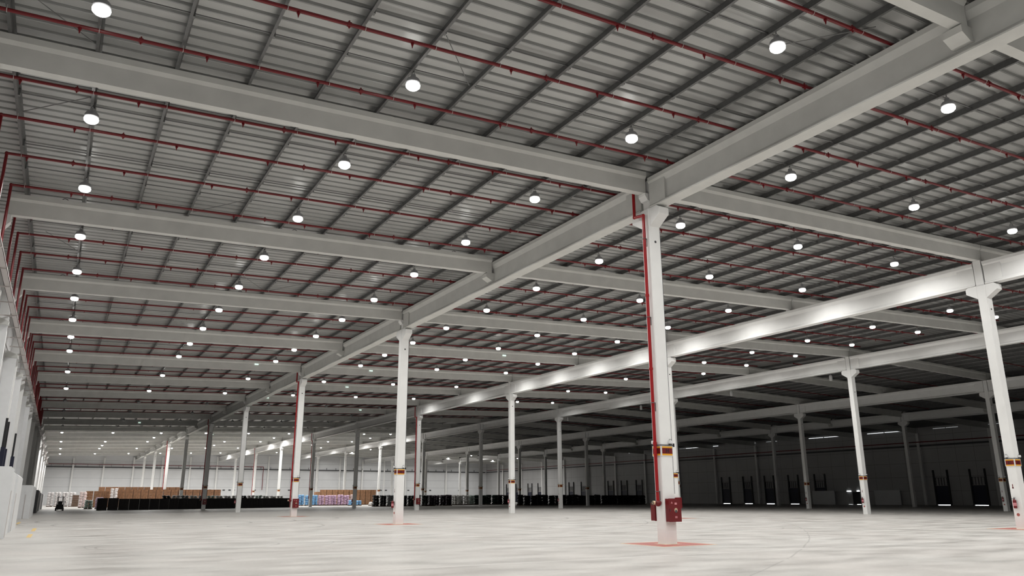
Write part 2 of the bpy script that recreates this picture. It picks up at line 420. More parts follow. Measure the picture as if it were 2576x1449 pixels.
def sign(gx, gy, detail):
    """wrap-round zone sign 3 m up the column"""
    e = empty('zone_sign', (gx-0.155, gy-0.08, 3.0), None, 'sign')
    ox, oy, oz = gx-0.155, gy-0.08, 3.0
    X0, X1, Y0, Y1 = gx+CX0-0.005-ox, gx+CX1+0.005-ox, gy+CY0-0.005-oy, gy+CY1+0.005-oy
    T = 0.012
    for face in ('front', 'left'):
        def put(b, u0, u1, z0, z1, d0=0.0, d1=T):
            if face == 'front': b.box(X0+u0, X0+u1, Y0-d1, Y0-d0, z0, z1)
            else: b.box(X0-d1, X0-d0, Y1-u1, Y1-u0, z0, z1)
        W = (X1-X0) if face == 'front' else (Y1-Y0)
        b = MB(); put(b, -0.0, W, 0, 0.37); bd = b.build('board', MT['white'], e)
        b = MB(); put(b, 0.035, W-0.035, 0.025, 0.085, T, T+0.004); put(b, 0.035, W-0.035, 0.285, 0.345, T, T+0.004)
        b.build('border', MT['orange'], bd)
        b = MB(); put(b, 0.035, W-0.035, 0.085, 0.285, T, T+0.005); b.build('red_panel', MT['signred'], bd)
        b = MB(); ch = 'H' if face == 'front' else 'E'
        letter(b, ch, W/2-0.07, 0.14, 0.115, 0.14, lambda bb, a0, a1, c0, c1: put(bb, a0, a1, c0, c1, T+0.005, T+0.009))
        b.build('letter', MT['letter'], bd)
    b = MB(); b.box(X0-0.03, X1+0.03, Y0-0.03, Y0-0.005, 0.375, 0.40); b.box(X0-0.03, X0-0.005, Y0-0.03, Y1+0.03, 0.375, 0.40)
    b.box(X1+0.01, X1+0.05, Y0-0.05, Y0+0.0, 0.33, 0.45)
    b.build('bracket', MT['black'], e)
    for face, (x, y) in (('f', (X1-0.20, Y0-0.10)), ('l', (X0-0.10, Y1-0.20))):
        b = MB()
        if face == 'f': b.box(x, x+0.13, y, y+0.095, 0.44, 0.55)
        else: b.box(x, x+0.095, y, y+0.13, 0.44, 0.55)
        hd = b.build('beacon', MT['white'], e)
        cx, cy = (x+0.065, y+0.05) if face == 'f' else (x+0.05, y+0.065)
        b = MB(); b.box(cx-0.05, cx+0.05, cy-0.035, cy+0.035, 0.40, 0.44); b.build('beacon_base', MT['dark'], hd)
        MB().ring((cx, cy, 0.55), 0.05, 0.008, 'y' if face == 'f' else 'x', 10, 5, 0, math.pi).build('handle', MT['dark'], hd)
    return e
def where(i, j):
    return '%s-line column %s from camera' % (LINE[i], ORD[j].replace('nearest', 'first'))
RISER = {(1, 0), (1, 2), (1, 4), (1, 6), (2, 1), (2, 3), (2, 5), (2, 7)}
EXT = {(1, 1), (1, 3), (2, 0), (2, 2), (2, 4), (3, 1), (3, 3), (4, 1), (4, 2)}
SIGNS = set()
for i in range(1, 6):
    for j in range(0, 9):
        gx, gy = (i-1)*A, j*B
        if not seen([(gx, gy, 0), (gx, gy, 3), (gx, gy, 6), (gx, gy, 13)]): continue
        top = zb(gx)+(-0.02 if i in (2, 3, 4) else 0.55)
        b = MB(); b.cbox(CX0, CX1, CY0, CY1, 0, GB[i]-0.01, 0.03)
        b.box(CX0+0.12 if i in (1, 5) else CX0, CX1-0.02, CY0+0.03, CY1-0.03, GB[i]-0.02, top)
        nm = {(1, 0): 'tall white concrete column standing on a red floor square, with red riser pipe and fire cabinet',
              (2, 0): 'white concrete column cut by the right edge of the picture, with a fire extinguisher'}.get((i, j),
              'white square concrete column under the %s girder line, %s from the camera' % (LINE[i], ORD[j]))
        c = b.build('concrete_column', MT['column'], None, (gx, gy, 0)); tag(c, nm, 'column', 'concrete columns')
        for s, yf in ((-1, CY0), (1, CY1)):
            corbel_y(0, yf, s, GB[i]-0.01).build('corbel', MT['column'], c)
        if i == 1:
            corbel_x(CX0+0.12, -1, CY0+0.03, CY1-0.03, zb(-0.6)-0.005).build('corbel', MT['column'], c)
            corbel_x(CX1-0.02, 1, CY0+0.03, CY1-0.03, zb(0.4)-0.005).build('corbel', MT['column'], c)
        MB().tube((-0.15, CY0-0.004, 11.08), (-0.15, CY0+0.01, 11.08), 0.05, 14).build('lifting_hole', MT['black'], c)
        b = MB(); b.box(CX1+0.0, CX1+0.03, CY0+0.04, CY0+0.07, 1.7, GB[i]-0.1); b.build('conduit', MT['dark'], c)
        if (i, j) in EXT and j < 5:
            MB().tube((CX0-0.006, -0.06, 0.68), (CX0, -0.06, 0.68), 0.075, 20).tube((CX0-0.008, -0.06, 0.68), (CX0, -0.06, 0.68), 0.04, 16).build('round_sticker', MT['padred'], c)
            MB().box(CX0-0.005, CX0, -0.04, -0.005, 1.93, 2.14).box(CX0-0.005, CX0, -0.055, 0.015, 1.93, 1.99).build('arrow_sticker', MT['signred'], c)
        if i <= 4 and j <= 7:
            s = sign(gx, gy, True)
            s['label'] = 'dark red and orange zone sign round the %s' % where(i, j)
            s['group'] = 'zone signs round the columns'

# fire extinguishers
def extinguisher(loc, label):
    e = empty('fire_extinguisher', loc, label, 'fire extinguisher', 'wall-hung fire extinguishers')
    MB().lathe([(0.05, 0.0), (0.075, 0.01), (0.08, 0.05), (0.08, 0.34), (0.065, 0.40), (0.03, 0.43), (0.025, 0.45)], n=16).build('cylinder', MT['redbox'], e, smooth=True)
    MB().lathe([(0.0815, 0.12), (0.0815, 0.27)], n=16).build('label_band', MT['pink'], e)
    MB().box(-0.02, 0.02, -0.07, 0.03, 0.47, 0.485).box(-0.02, 0.02, -0.06, 0.03, 0.51, 0.525).box(-0.02, 0.02, -0.02, 0.02, 0.44, 0.50).build('handle', MT['black'], e)
    MB().ring((0, 0.10, 0.36), 0.10, 0.011, 'x', 12, 6, 0.0, math.pi).tube((0, 0.2, 0.36), (0, 0.2, 0.12), 0.011, 6).build('hose', MT['black'], e)
    MB().box(0.07, 0.10, -0.04, 0.04, 0.15, 0.40).build('wall_bracket', MT['dark'], e)
    return e
for (i, j) in sorted(EXT):
    if j > 4: continue
    gx, gy = (i-1)*A, j*B
    if seen([(gx, gy, 1.2)]): extinguisher((gx+CX0-0.125, gy-0.05, 0.98), 'red fire extinguisher hung on the left face of the %s' % where(i, j))

# risers with valve, fire cabinets, painted floor squares
for (i, j) in sorted(RISER):
    gx, gy = (i-1)*A, j*B; wh = where(i, j)
    ox, oy = gx-0.53, gy-0.12
    r = MB(); R = 0.06; zt = zb(gx-0.9)-0.05
    r.tube((0, 0, 1.38), (0, 0, 12.15), R, 14)
    r.ball((0, 0, 12.15), R*1.2, 12, 6); r.tube((0, 0, 12.15), (-0.03, 0.50, 12.22), R, 12)
    r.ball((-0.03, 0.50, 12.22), R*1.2, 12, 6); r.tube((-0.03, 0.50, 12.22), (-0.03, 0.50, 13.6), R, 12)
    for z in (3.4, 6.1, 8.9): r.tube((0, 0, z), (0, 0, z+0.09), R*1.25, 14)
    p = r.build('riser_pipe', MT['riser'], None, (ox, oy, 0), True)
    tag(p, 'red vertical riser pipe on the %s' % wh, 'pipe', 'red riser pipes')
    for z in (1.78, 4.9, 8.1, 11.2):
        q = MB(); q.ring((0, 0, z), R+0.012, 0.012, 'z', 14, 5); q.box(0.05, 0.12, -0.02, 0.02, z-0.015, z+0.015); q.box(0.10, 0.115, -0.02, 0.02, z-0.3, z)
        q.build('pipe_clamp', MT['zinc'], p)
    if j <= 4:
        v = empty('hydrant_valve', (ox, oy, 1.38), 'red twin-outlet hydrant valve on the riser of the %s' % wh, 'valve', 'hydrant valves')
        MB().ball((0, 0, 0), 0.12, 14, 8, 0.95).tube((-0.18, 0.02, 0.02), (0.18, -0.02, 0.02), 0.055, 10).tube((0, 0, 0.05), (0, 0, 0.02), 0.075, 12).build('body', MT['redbox'], v, smooth=True)
        for s in (-1, 1):
            MB().tube((s*0.14, -s*0.02, 0.02), (s*0.21, -s*0.03, 0.02), 0.068, 12).build('outlet_cap', MT['brass'], v, smooth=True)
            MB().ring((s*0.24, -s*0.03, 0.0), 0.055, 0.012, 'x', 12, 5).build('handwheel', MT['black'], v)
        # hose cabinets
        for (nm2, x0, x1, y0, y1, z0, z1, lb) in (
                ('hose_cabinet', CX0+0.05, CX1+0.05, CY0-0.21, CY0-0.01, 0.76, 1.53, 'red hose cabinet with round window, front of the %s'),
                ('hose_cabinet', CX0-0.03, CX1-0.1, CY1+0.01, CY1+0.24, 0.78, 1.38, 'plain red fire cabinet, back of the %s')):
            e = empty(nm2, (gx+x0, gy+y0, z0), lb % wh, 'fire cabinet', 'red fire cabinets')
            Wd, Dp, Hh = x1-x0, y1-y0, z1-z0
            MB().box(0, Wd, 0.02, Dp, 0, Hh).build('body', MT['redbox'], e)
            d = MB().box(-0.008, Wd+0.008, 0, 0.018, -0.008, Hh+0.008).build('door', MT['redbox'], e)
            if y0 < 0:
                MB().tube((Wd*0.56, -0.003, Hh*0.50), (Wd*0.56, 0.002, Hh*0.50), 0.075, 20).build('window', MT['brass'], d)
                MB().tube((Wd*0.56, -0.006, Hh*0.45), (Wd*0.56, -0.002, Hh*0.45), 0.05, 16).build('hose_reel', MT['dark'], d)
                MB().prism([(0.08, Hh-0.16), (0.16, Hh-0.16), (0.12, Hh-0.09)], -0.004, 0.001, 'y').build('triangle_label', MT['pink'], d)
                MB().box(Wd*0.56-0.05, Wd*0.56+0.05, -0.004, 0.001, Hh*0.74, Hh*0.83).build('upper_label', MT['pink'], d)
                b = MB()
                for q in (-0.05, -0.015, 0.02): b.box(Wd*0.56+q, Wd*0.56+q+0.025, -0.004, 0.001, Hh*0.15, Hh*0.24)
                b.build('lower_label', MT['pink'], d)
                MB().box(0.02, 0.035, -0.02, 0.0, Hh*0.45, Hh*0.55).build('handle', MT['dark'], d)
for (i, j) in ((1, 0), (1, 1), (1, 2), (2, 0), (2, 1)):
    gx, gy = (i-1)*A-0.15, j*B-0.08
    b = MB(); h = 1.2
    for a in range(4):
        q = [(-h, -h, h, -h+0.07), (-h, h-0.07, h, h), (-h, -h+0.07, -h+0.07, h-0.07), (h-0.07, -h+0.07, h, h-0.07)][a]
        b.box(q[0], q[2], q[1], q[3], 0.0, 0.004)
    b.box(-0.36, 0.36, -0.33, 0.33, 0.0, 0.0045)
    e = MB().box(-h+0.07, h-0.07, -h+0.07, h-0.07, 0.0, 0.003).build('floor_marking', MT['padred'], None, (gx, gy, 0.0))
    tag(e, 'faded red painted floor square round the %s' % where(i, j), 'floor marking', 'painted squares round the columns')
    b.build('pale_border', MT['padline'], e)
for k, (x, y0, y1) in enumerate(((-19.78, 18.6, 22.4), (-19.78, 26.4, 31.2), (-21.0, 34.0, 38.0), (-21.0, 41.0, 46.0))):
    o = MB().box(-0.09, 0.09, 0, y1-y0, 0, 0.003).build('floor_dash', MT['yellow'], None, (x, y0, 0))
    tag(o, 'yellow painted dash on the floor near the left wall, %s from the camera' % ORD[k], 'floor marking', 'yellow floor dashes')

# ------------------------------------------------------------------ girders (run away from the camera)
def gprof(h):
    hw = 0.265; cx = -0.155; t = 0.13
    L_ = [(-hw, 0), (-hw, 0.05), (-t, 0.20), (-t, h-0.35), (-hw, h-0.16), (-hw, h), (hw, h), (hw, h-0.16), (t, h-0.35), (t, 0.20), (hw, 0.05), (hw, 0)]
    return [(x+cx, z) for x, z in L_]
for i in range(1, 6):
    h = 1.24; gx = (i-1)*A
    for j in range(-1, 9):
        y0, y1 = j*B+CY1+0.03, (j+1)*B+CY0-0.03
        z = GB[i]
        if not seen([(gx, y0+(y1-y0)*t/8, z+0.6) for t in range(9)]): continue
        b = MB(); b.prism(gprof(h), 0, y1-y0, 'y')
        for e0, e1 in ((0, 0.9), (y1-y0-0.9, y1-y0)): b.box(-0.155-0.21, -0.155+0.21, e0+0.001, e1-0.001, 0.1, h-0.22)
        g = b.build('concrete_girder', MT['column' if i > 1 else 'beam'], None, (gx, y0, z))  # later lines take the paler column colour, lamplit brightness put into it
        pos = ['coming towards the camera over the top right', 'starting at the first column', 'starting at the second column', 'starting at the third column',
               'starting at the fourth column', 'starting at the fifth column', 'starting at the sixth column', 'starting at the seventh column', 'starting at the eighth column', 'reaching the far wall'][j+1]
        tag(g, 'pale concrete girder of the %s line, %s' % (LINE[i], pos), 'beam', 'concrete girders')
        # brackets that carry the rafters half way along
        ym = (j+0.5)*B-y0
        if i in (1, 5):
            for s in (-1, 1):
                xr = gx-0.155+s*0.11; zz = zb(gx+s*0.6)-z-0.005; k_ = s
                P = [(-0.155+s*0.11, 0.22), (-0.155+s*0.30, 0.22), (-0.155+s*0.62, zz-0.24), (-0.155+s*0.62, zz-0.05), (-0.155+s*0.56, zz), (-0.155+s*0.40, zz), (-0.155+s*0.20, zz), (-0.155+s*0.11, zz)]
                MB().prism(P, ym-0.25, ym+0.25, 'y').build('corbel', MT['beam'], g)
        else:
            zz = zb(gx)-z
            if zz-0.01 > h: MB().box(-0.155-0.16, -0.155+0.16, ym-0.17, ym+0.17, h, zz-0.005).build('bearing_block', MT['column'], g)

# ------------------------------------------------------------------ rafters (run across)
def rprof():
    return [(-0.15, 0), (0.15, 0), (0.15, 0.58), (0.235, 0.68), (0.235, 0.86), (-0.235, 0.86), (-0.235, 0.68), (-0.15, 0.58)]
RAF = {}
for bay in range(6):
    for k in range(-1, 18):
        yc = k*B/2-0.08
        x0 = bay*A-A; x1 = bay*A
        if bay == 0: x0 += 0.62
        if bay == 5: x1 -= 0.62
        if bay == 0: x1 += -0.155-0.28
        if bay == 1: x0 += -0.155+0.38
        if bay == 4: x1 += -0.155-0.44
        if bay == 5: x0 += -0.155+0.44
        if bay in (1, 2, 3): x1 += -0.155-0.02
        if bay in (2, 3, 4): x0 += -0.155+0.02
        pts = [(x0+(x1-x0)*t/6, yc, zb(x0)+0.4) for t in range(7)]
        if not seen(pts): continue
        b = MB(); pr = rprof(); vs = []
        for x in (x0, x1):
            for (yy, z) in pr: vs.append((x-x0, yy, zb(x)+z-zb(x0)))
        n = len(pr)
        b.add(vs, [(q, (q+1) % n, n+(q+1) % n, n+q) for q in range(n)]+[tuple(range(n)), tuple(reversed(range(n, 2*n)))])
        r = b.build('concrete_rafter', MT['beam'], None, (x0, yc, zb(x0)))
        tag(r, 'grey concrete rafter %s, %s from the camera end' % (BAYS[bay], ORD[k+1]), 'beam', 'concrete rafters')
        RAF[(bay, k)] = r
        if bay <= 1 and k <= 7:
            for fx in (0.09, 0.52, 0.9):
                xx = (x1-x0)*fx
                MB().ring((xx, 0, 0.86+SL*xx), 0.13, 0.014, 'y', 10, 5, 0, math.pi).build('lifting_loop', MT['black'], r)

# ------------------------------------------------------------------ purlins
def zsec(m=1):
    t = 0.006; w_ = 0.075
    return [(-w_*m, 0), (t, 0), (t, 0.244), (w_*m, 0.244), (w_*m, 0.25), (0, 0.25), (0, t), (-w_*m, t)]
PX = [-21.5+2.0*k for k in range(0, 9)]+[-3.5+1.96*k for k in range(0, 25)]
n = 0
for side, xs in (('left', PX), ('right', [2*RIDGE-x for x in PX[::-1]])):
    for k, x in enumerate(xs):
        b = MB(); b.prism([(px, pz) for px, pz in zsec()], 0, YF-YN-0.1, 'y')
        o = b.build('roof_purlin', MT['zinc'], None, (x, YN+0.05, zr(x)))
        tag(o, 'grey steel purlin running away under the %s roof slope, %s from the %s' % (side, ORD1[k], 'left wall' if side == 'left' else 'ridge'), 'purlin', 'steel purlins')

# tie bars between purlins with their cleats
for hb in range(-1, 8):
    for q, off in enumerate((2.2, 3.4, 7.35, 9.56)):
        y = hb*B/2+off
        if not seen([(x, y, 14) for x in range(-22, 46, 4)]): continue
        b = MB(); x0, x1 = -21.5, 44.4; vs = []
        b.tube((0, 0, 0), (x1-x0, 0, SL*(x1-x0)), 0.022, 6)
        for x in PX: b.box(x-x0+0.008, x-x0+0.06, -0.06, 0.06, SL*(x-x0)-0.11, SL*(x-x0)+0.10)
        o = b.build('tie_bar', MT['rod'], None, (x0, y, zr(x0)+0.12))
        tag(o, 'thin tie bar across the purlins, %s of its bay, %s bay from the camera' % (ORD1[q], ORD[hb+1]), 'tie bar', 'purlin tie bars')

# slack bracing wires under the roof
WIRES = [((-20.9, -2.2), (-19.6, -0.7)), ((-11.4, -5.3), (-9.66, -3.2)), ((-21.4, 4.5), (-19.6, 2.6)), ((-20.9, 17.2), (-19.6, 19.8)),
         ((6.5, 20.3), (7.9, 17.7)), ((20.6, 3.4), (22.5, 0.9)), ((1.2, -5.5), (2.8, -8.6)), ((-2.8, -9.2), (-1.2, -11.0)),
         ((-9.6, 24.4), (-11.4, 21.5)), ((-7.5, 21.0), (-9.5, 24.4)), ((8.2, 33.0), (9.9, 30.0)), ((-13.4, 9.0), (-15.4, 11.8))]
WN = ['top left corner of the picture', 'right of the nearest middle lamp', 'left of the second lamp of the left row', 'by the fourth left-row lamp',
      'bright one right of the second girder column', 'by the right edge near girder line two', 'above the near girder, upper right', 'at the top edge, right of centre',
      'by the third middle-row lamp', 'beside the wire by the third middle-row lamp', 'far one in the second bay', 'in the left bay, mid-left']
for k, (p, q) in enumerate(WIRES):
    b = MB(); b.tube((0, 0, 0), (q[0]-p[0], q[1]-p[1], zr(q[0])-zr(p[0])), 0.014, 5)
    o = b.build('bracing_wire', MT['rod'], None, (p[0], p[1], zr(p[0])+0.02))
    tag(o, 'thin slanting bracing wire under the roof, %s' % WN[k], 'wire', 'bracing wires')

# ------------------------------------------------------------------ sprinkler pipes
HEAD = MB().tube((0, 0, 0.0), (0, 0, -0.06), 0.045, 8).tube((0, 0, -0.06), (0, 0, -0.17), 0.03, 8, 0.008).mesh('sprinkler_head', MT['red'])
CPL = MB().tube((-0.05, 0, 0), (0.05, 0, 0), 0.07, 8).tube((0, 0, -0.11), (0, 0, 0.11), 0.022, 6).mesh('coupling', MT['red'])
HANG = MB().ring((0, 0, 0), 0.058, 0.009, 'x', 12, 5).tube((0, 0, 0.045), (0, 0, 0.15), 0.008, 5).mesh('hanger', MT['clamp'])
PYS = [-1.70+3.175*k for k in range(-3, 33)]
for kk, y in enumerate(PYS):
    if 1.2 < (y+0.08) % (B/2) < 1.9: y += 0.42
    for bay, (x0, x1) in ((0, (-21.95, -0.2)), (1, (2.55, 45.0)), (3, (47.0, 90.0))):
        if bay == 3 and kk % 2: continue
        if abs(((y+0.08) % (B/2))) < 0.32 or abs(((y+0.08) % (B/2))-B/2) < 0.32: continue
        if not seen([(x0+(x1-x0)*t/8, y, 13.9) for t in range(9)]): continue
        zz = lambda x: zr(x)-0.15
        r = 0.05
        b = MB(); b.tube((0, 0, 0), (x1-x0, 0, zz(x1)-zz(x0)), r, 8)
        if bay == 0:
            b.ball((0, 0, 0), r*1.3, 8, 5); b.tube((0, 0, 0), (0, 0, 10.75-zz(x0)), r, 8)
        else: b.tube((0, 0, 0), (-0.06, 0, 0), r*1.4, 8)
        near = y < 24 and bay < 3
        if not near and bay < 3:
            for k in range(1, 14):
                xx = 3.05*k
                if xx < x1-x0: b.tube((xx, 0, zz(x0+xx)-zz(x0)-0.03), (xx, 0, zz(x0+xx)-zz(x0)-0.14), 0.03, 5, 0.006)
        o = b.build('sprinkler_pipe', MT['red'], None, (x0, y, zz(x0)), True)
        where_ = {0: BAYS[0], 1: 'right of the first girder line', 3: 'beyond the ridge'}[bay]
        tag(o, 'thin red sprinkler pipe %s, %s from the camera' % (where_, ORD[kk]), 'pipe', 'red sprinkler branch pipes')
        if near:
            off = 2.0 if kk % 2 else 0.6
            for k in range(14):
                xx = off+3.05*k
                if 0.2 < xx < x1-x0-0.2 and seen([(x0+xx, y, zz(x0+xx))]):
                    link('sprinkler_head', HEAD, o, (xx, 0, SL*xx-0.03))
                xx = off+1.4+6.0*k
                if 0.2 < xx < x1-x0-0.2 and seen([(x0+xx, y, zz(x0+xx))]):
                    link('coupling', CPL, o, (xx, 0, SL*xx))
            for x in PX:
                xx = x-x0-0.02
                if 0.1 < xx < x1-x0-0.1 and seen([(x, y, zz(x))]):
                    link('hanger', HANG, o, (xx, 0, SL*xx))
# headers along the left wall
for (x, z, r, nm, lb) in ((-21.95, 10.72, 0.075, 'sprinkler_main', 'red sprinkler main running along the left wall below the risers'),
                          (-22.15, 10.95, 0.045, 'sprinkler_main', 'thinner red pipe behind the main along the left wall')):
    b = MB(); b.tube((0, 0, 0), (0, YF-2.0-4.0, 0), r, 10)
    for k in range(36): b.tube((0, 3.175*k*2, 0), (0, 3.175*k*2+0.12, 0), r*1.3, 10)
    tag(b.build(nm, MT['red'], None, (x, 4.0, z), True), lb, 'pipe')
b = MB(); b.box(-0.12, 0.12, 0, YF-2-4, 0, 0.02); b.box(-0.12, -0.105, 0, YF-6, 0, 0.08); b.box(0.105, 0.12, 0, YF-6, 0, 0.08)
for k in range(70): b.box(-0.6, 0.12, 3.175*k, 3.175*k+0.05, -0.05, 0.0)
tag(b.build('cable_tray', MT['clamp'], None, (-21.95, 4.0, 10.5)), 'pale cable tray on brackets along the left wall', 'cable tray')

# ------------------------------------------------------------------ left wall: posts, fins, dock doors, enclosures
for k in range(0, 18):
    y = k*B/2-0.08
    if not seen([(XL+0.5, y, 3), (XL+0.5, y, 9), (XL+0.5, y, 12.5)]): continue
    c = MB().box(0, 0.45, -0.25, 0.25, 0, zr(XL)-0.9).build('wall_post', MT['column'], None, (XL, y, 0))
    tag(c, 'white concrete post against the left wall, %s from the camera' % ORD[k], 'column', 'posts of the left wall')
    zt = zb(XL+0.7)-0.01
    MB().prism([(0.45, zt), (0.85, zt), (0.85, zt-0.30), (0.45, zt-0.85)], -0.2, 0.2, 'y').build('corbel', MT['column'], c)
for k, y in enumerate((16.0, 22.7, 33.3, 42.0, 54.0, 62.8)):
    f = MB().box(0, 0.62, -0.06, 0.06, 0, 9.9).build('wall_fin', MT['panel'], None, (XL, y, 0))
    tag(f, 'tall white panel fin standing out from the left wall, %s from the camera' % ORD[k], 'wall panel', 'fins of the left wall')
    MB().prism([(0, 9.9), (0.66, 9.9), (0.66, 10.1), (0, 10.35)], -0.12, 0.12, 'y').build('hood', MT['beam'], f)
for k, (y, h0) in enumerate(((31.4, 6.15), (33.4, 6.1), (43.2, 6.1))):
    g = MB().box(0.68, 0.80, -0.07, 0.07, 0, h0).build('door_guide_post', MT['black'], None, (XL, y+0.35, 0))
    tag(g, 'tall black dock door guide standing against the left wall, %s from the camera' % ORD[k], 'door guide', 'black door guides of the left wall')
    MB().box(0.66, 0.88, -0.12, 0.12, 0.0, 4.5).build('bumper', MT['navy'], g)
dn = 1
def dock_door(x, y, s, lit=0, panel=MT['navy'], w_=2.5, hh=3.3, track=True, zgap=0.09):
    """door leaf on wall x, s=+1 when the room is on the +x side"""
    global dn
    d = MB().box(min(0, s*0.08), max(0, s*0.08), -w_/2, w_/2, zgap, hh).build('door_%d' % dn, panel, None, (x+s*0.02, y, 0)); dn += 1; struct(d)
    MB().box(min(s*0.08, s*0.12), max(s*0.08, s*0.12), -w_/2, w_/2, hh-0.06, hh).build('door_rail', MT['clamp'], d)
    if track:
        for q in (-1, 1):
            MB().box(min(0, s*0.22), max(0, s*0.22), q*w_/2-0.12, q*w_/2+0.12, 0, 5.9).build('door_track', MT['black'], d)
        b = MB()
        for t in range(-2, 3): b.box(min(0, s*0.1), max(0, s*0.1), t*0.5-0.03, t*0.5+0.03, hh, hh+1.3)
        b.box(min(0, s*0.1), max(0, s*0.1), -w_/2, w_/2, hh+1.24, hh+1.3)
        b.build('door_grille', MT['dark'], d)
    if lit:
        MB().box(min(0, s*0.03), max(0, s*0.03), -w_/2, w_/2, 0.005, zgap).build('light_gap', MT['glow' if lit == 1 else 'glowdim'], d)
    return d
for y in (19.0, 29.0, 38.0, 48.0, 58.5):
    dock_door(XL, y, 1, 0, w_=2.6, hh=4.4)
def enclosure(y0, y1, x1, h, m, lb):
    e = MB().prism([(0.7, 0), (x1-XL, 0), (x1-XL, h-0.12), (x1-XL-0.12, h), (0.7, h)], 0, y1-y0, 'y').build('dock_enclosure', m, None, (XL, y0, 0))
    tag(e, lb, 'enclosure', 'dock enclosures along the left wall')
    b = MB(); b.box(x1-XL+0.0, x1-XL+0.02, 0.15, 0.30, 0.05, h*0.66); b.box(x1-XL-0.5, x1-XL-0.45, -0.03, 0.0, 0.0, h*0.72); b.build('edge_guard', MT['clamp'], e)
    return e
enclosure(17.8, 18.1, -20.66, 2.95, MT['panel'], 'nearest white dock enclosure panel, cut by the left edge of the picture')
enclosure(19.2, 24.0, -20.80, 2.90, MT['panel'], 'white dock enclosure right behind the nearest panel by the left wall')
enclosure(25.2, 31.4, -20.74, 2.85, MT['panel'], 'narrow-looking white dock enclosure before the broad one by the left wall')
enclosure(57.3, 70.0, -20.75, 2.75, MT['panel'], 'broad white dock enclosure by the left wall, seen square on')
enclosure(88.0, 96.0, -20.8, 2.65, MT['dark'], 'dark grey dock enclosure beyond the broad white one')
enclosure(108.0, 118.0, -20.85, 2.5, MT['panel'], 'white dock enclosure beyond the dark grey one')
enclosure(126.0, 134.0, -20.75, 2.4, MT['panel'], 'small white dock enclosure farthest down the left wall')

# ------------------------------------------------------------------ far wall
for k in range(0, 18):
    x = XL+(k+0.9)*A/3
    if x > XR-1: continue
    c = MB().box(-0.22, 0.22, -0.5, 0, 0, zr(x)-0.9).build('wall_post', MT['column'], None, (x, YF, 0))
    tag(c, 'white post against the far wall, %s from its left end' % ORD1[k], 'column', 'posts of the far wall')
b = MB(); b.box(XL+0.5, XR-0.5, -0.35, -0.30, 10.0, 10.32)
for k in range(46): b.box(XL+1.5+2.95*k, XL+1.56+2.95*k, -0.6, -0.28, 10.3, 10.9)
struct(b.build('trim_1', MT['dark'], None, (0, YF, 0)))
b = MB(); b.tube((0, 0, 0), (57.5, 0, 0), 0.09, 8); b.tube((57.5, 0, 0), (57.5, 0, -6.9), 0.09, 8)
tag(b.build('sprinkler_main', MT['red'], None, (XL+0.8, YF-0.62, 10.95), True), 'red sprinkler main running high along the far wall', 'pipe')
b = MB()
struct(MB().box(XR-0.35, XR-0.30, 20, YF-0.7, 10.0, 10.32).build('trim_2', MT['dark']))
b = MB(); b.tube((0, 0, 0), (0, YF-22.0, 0), 0.08, 8)
tag(b.build('sprinkler_main', MT['red'], None, (XR-0.6, 20.5, 10.8), True), 'red sprinkler main running high along the right wall', 'pipe')
for k, x in enumerate((-8.0, 20.6, 24.5, 26.2, 27.4, 33.5, 44.0, 51.0, 62.5, 74.2, 76.0, 84.0, 92.0, 103.0)):
    o = MB().box(-0.35, 0.35, -0.04, 0, -0.18, 0.18).build('dock_plate', MT['dark'], None, (x, YF-0.01, 4.0))
    tag(o, 'small dark number plate on the far wall, %s from the left' % ORD1[k], 'sign', 'dark plates on the far wall')

# ------------------------------------------------------------------ right wall
for k in range(1, 18):
    y = k*B/2-0.08
    if not seen([(XR, y, 1), (XR, y, 12)]): continue
    c = MB().box(-0.45, 0, -0.25, 0.25, 0, zr(XR)-0.9).build('wall_post', MT['column'], None, (XR, y, 0))
    tag(c, 'post against the dark right wall, %s from the camera' % ORD[k], 'column', 'posts of the right wall')
for y, lit in ((53.9, 1), (60.3, 1), (85.5, 0), (92.15, 1), (98.6, 1), (104.8, 1), (111.4, 1), (142.6, 0), (149.0, 0), (155.0, 0), (168.0, 0), (174.4, 0), (192.0, 0), (198.2, 0), (206.0, 0), (212.4, 0)):
    dock_door(XR, y, -1, lit)
# gate with lit gaps above and below, beside two pale boards
g = dock_door(XR, 76.6, -1, 0, MT['black'], 3.4, 2.4, False)
for (y0, y1, z0, z1, m) in ((-0.9, 0.7, 2.42, 2.56, 'glow'), (1.6+0.4, 2.9, 2.45, 2.53, 'glow'), (-1.0, 0.9, 0.005, 0.11, 'glow'), (1.9, 2.8, 0.01, 0.06, 'glowdim')):
    MB().box(-0.06, -0.02, y0, y1, z0, z1).build('light_gap', MT[m], g)
for y, lb in ((84.6, 'left'), (70.6, 'right')):
    tag(MB().box(-0.15, 0, -2.6, 2.6, 0.0, 2.6).build('leaning_board', MT['panel'], None, (XR-0.5, y, 0.0)), 'pale rectangular board against the dark right wall, %s of the gate' % lb, 'board', 'pale boards by the gate')
o = MB().box(-0.05, 0.05, -0.12, 0.12, -0.06, 0.06).build('indicator_light', MT['redled'], None, (XR-0.08, 92.15-3.2, 1.95))
tag(o, 'small red indicator light glowing on the dark right wall', 'light')
wn = 1
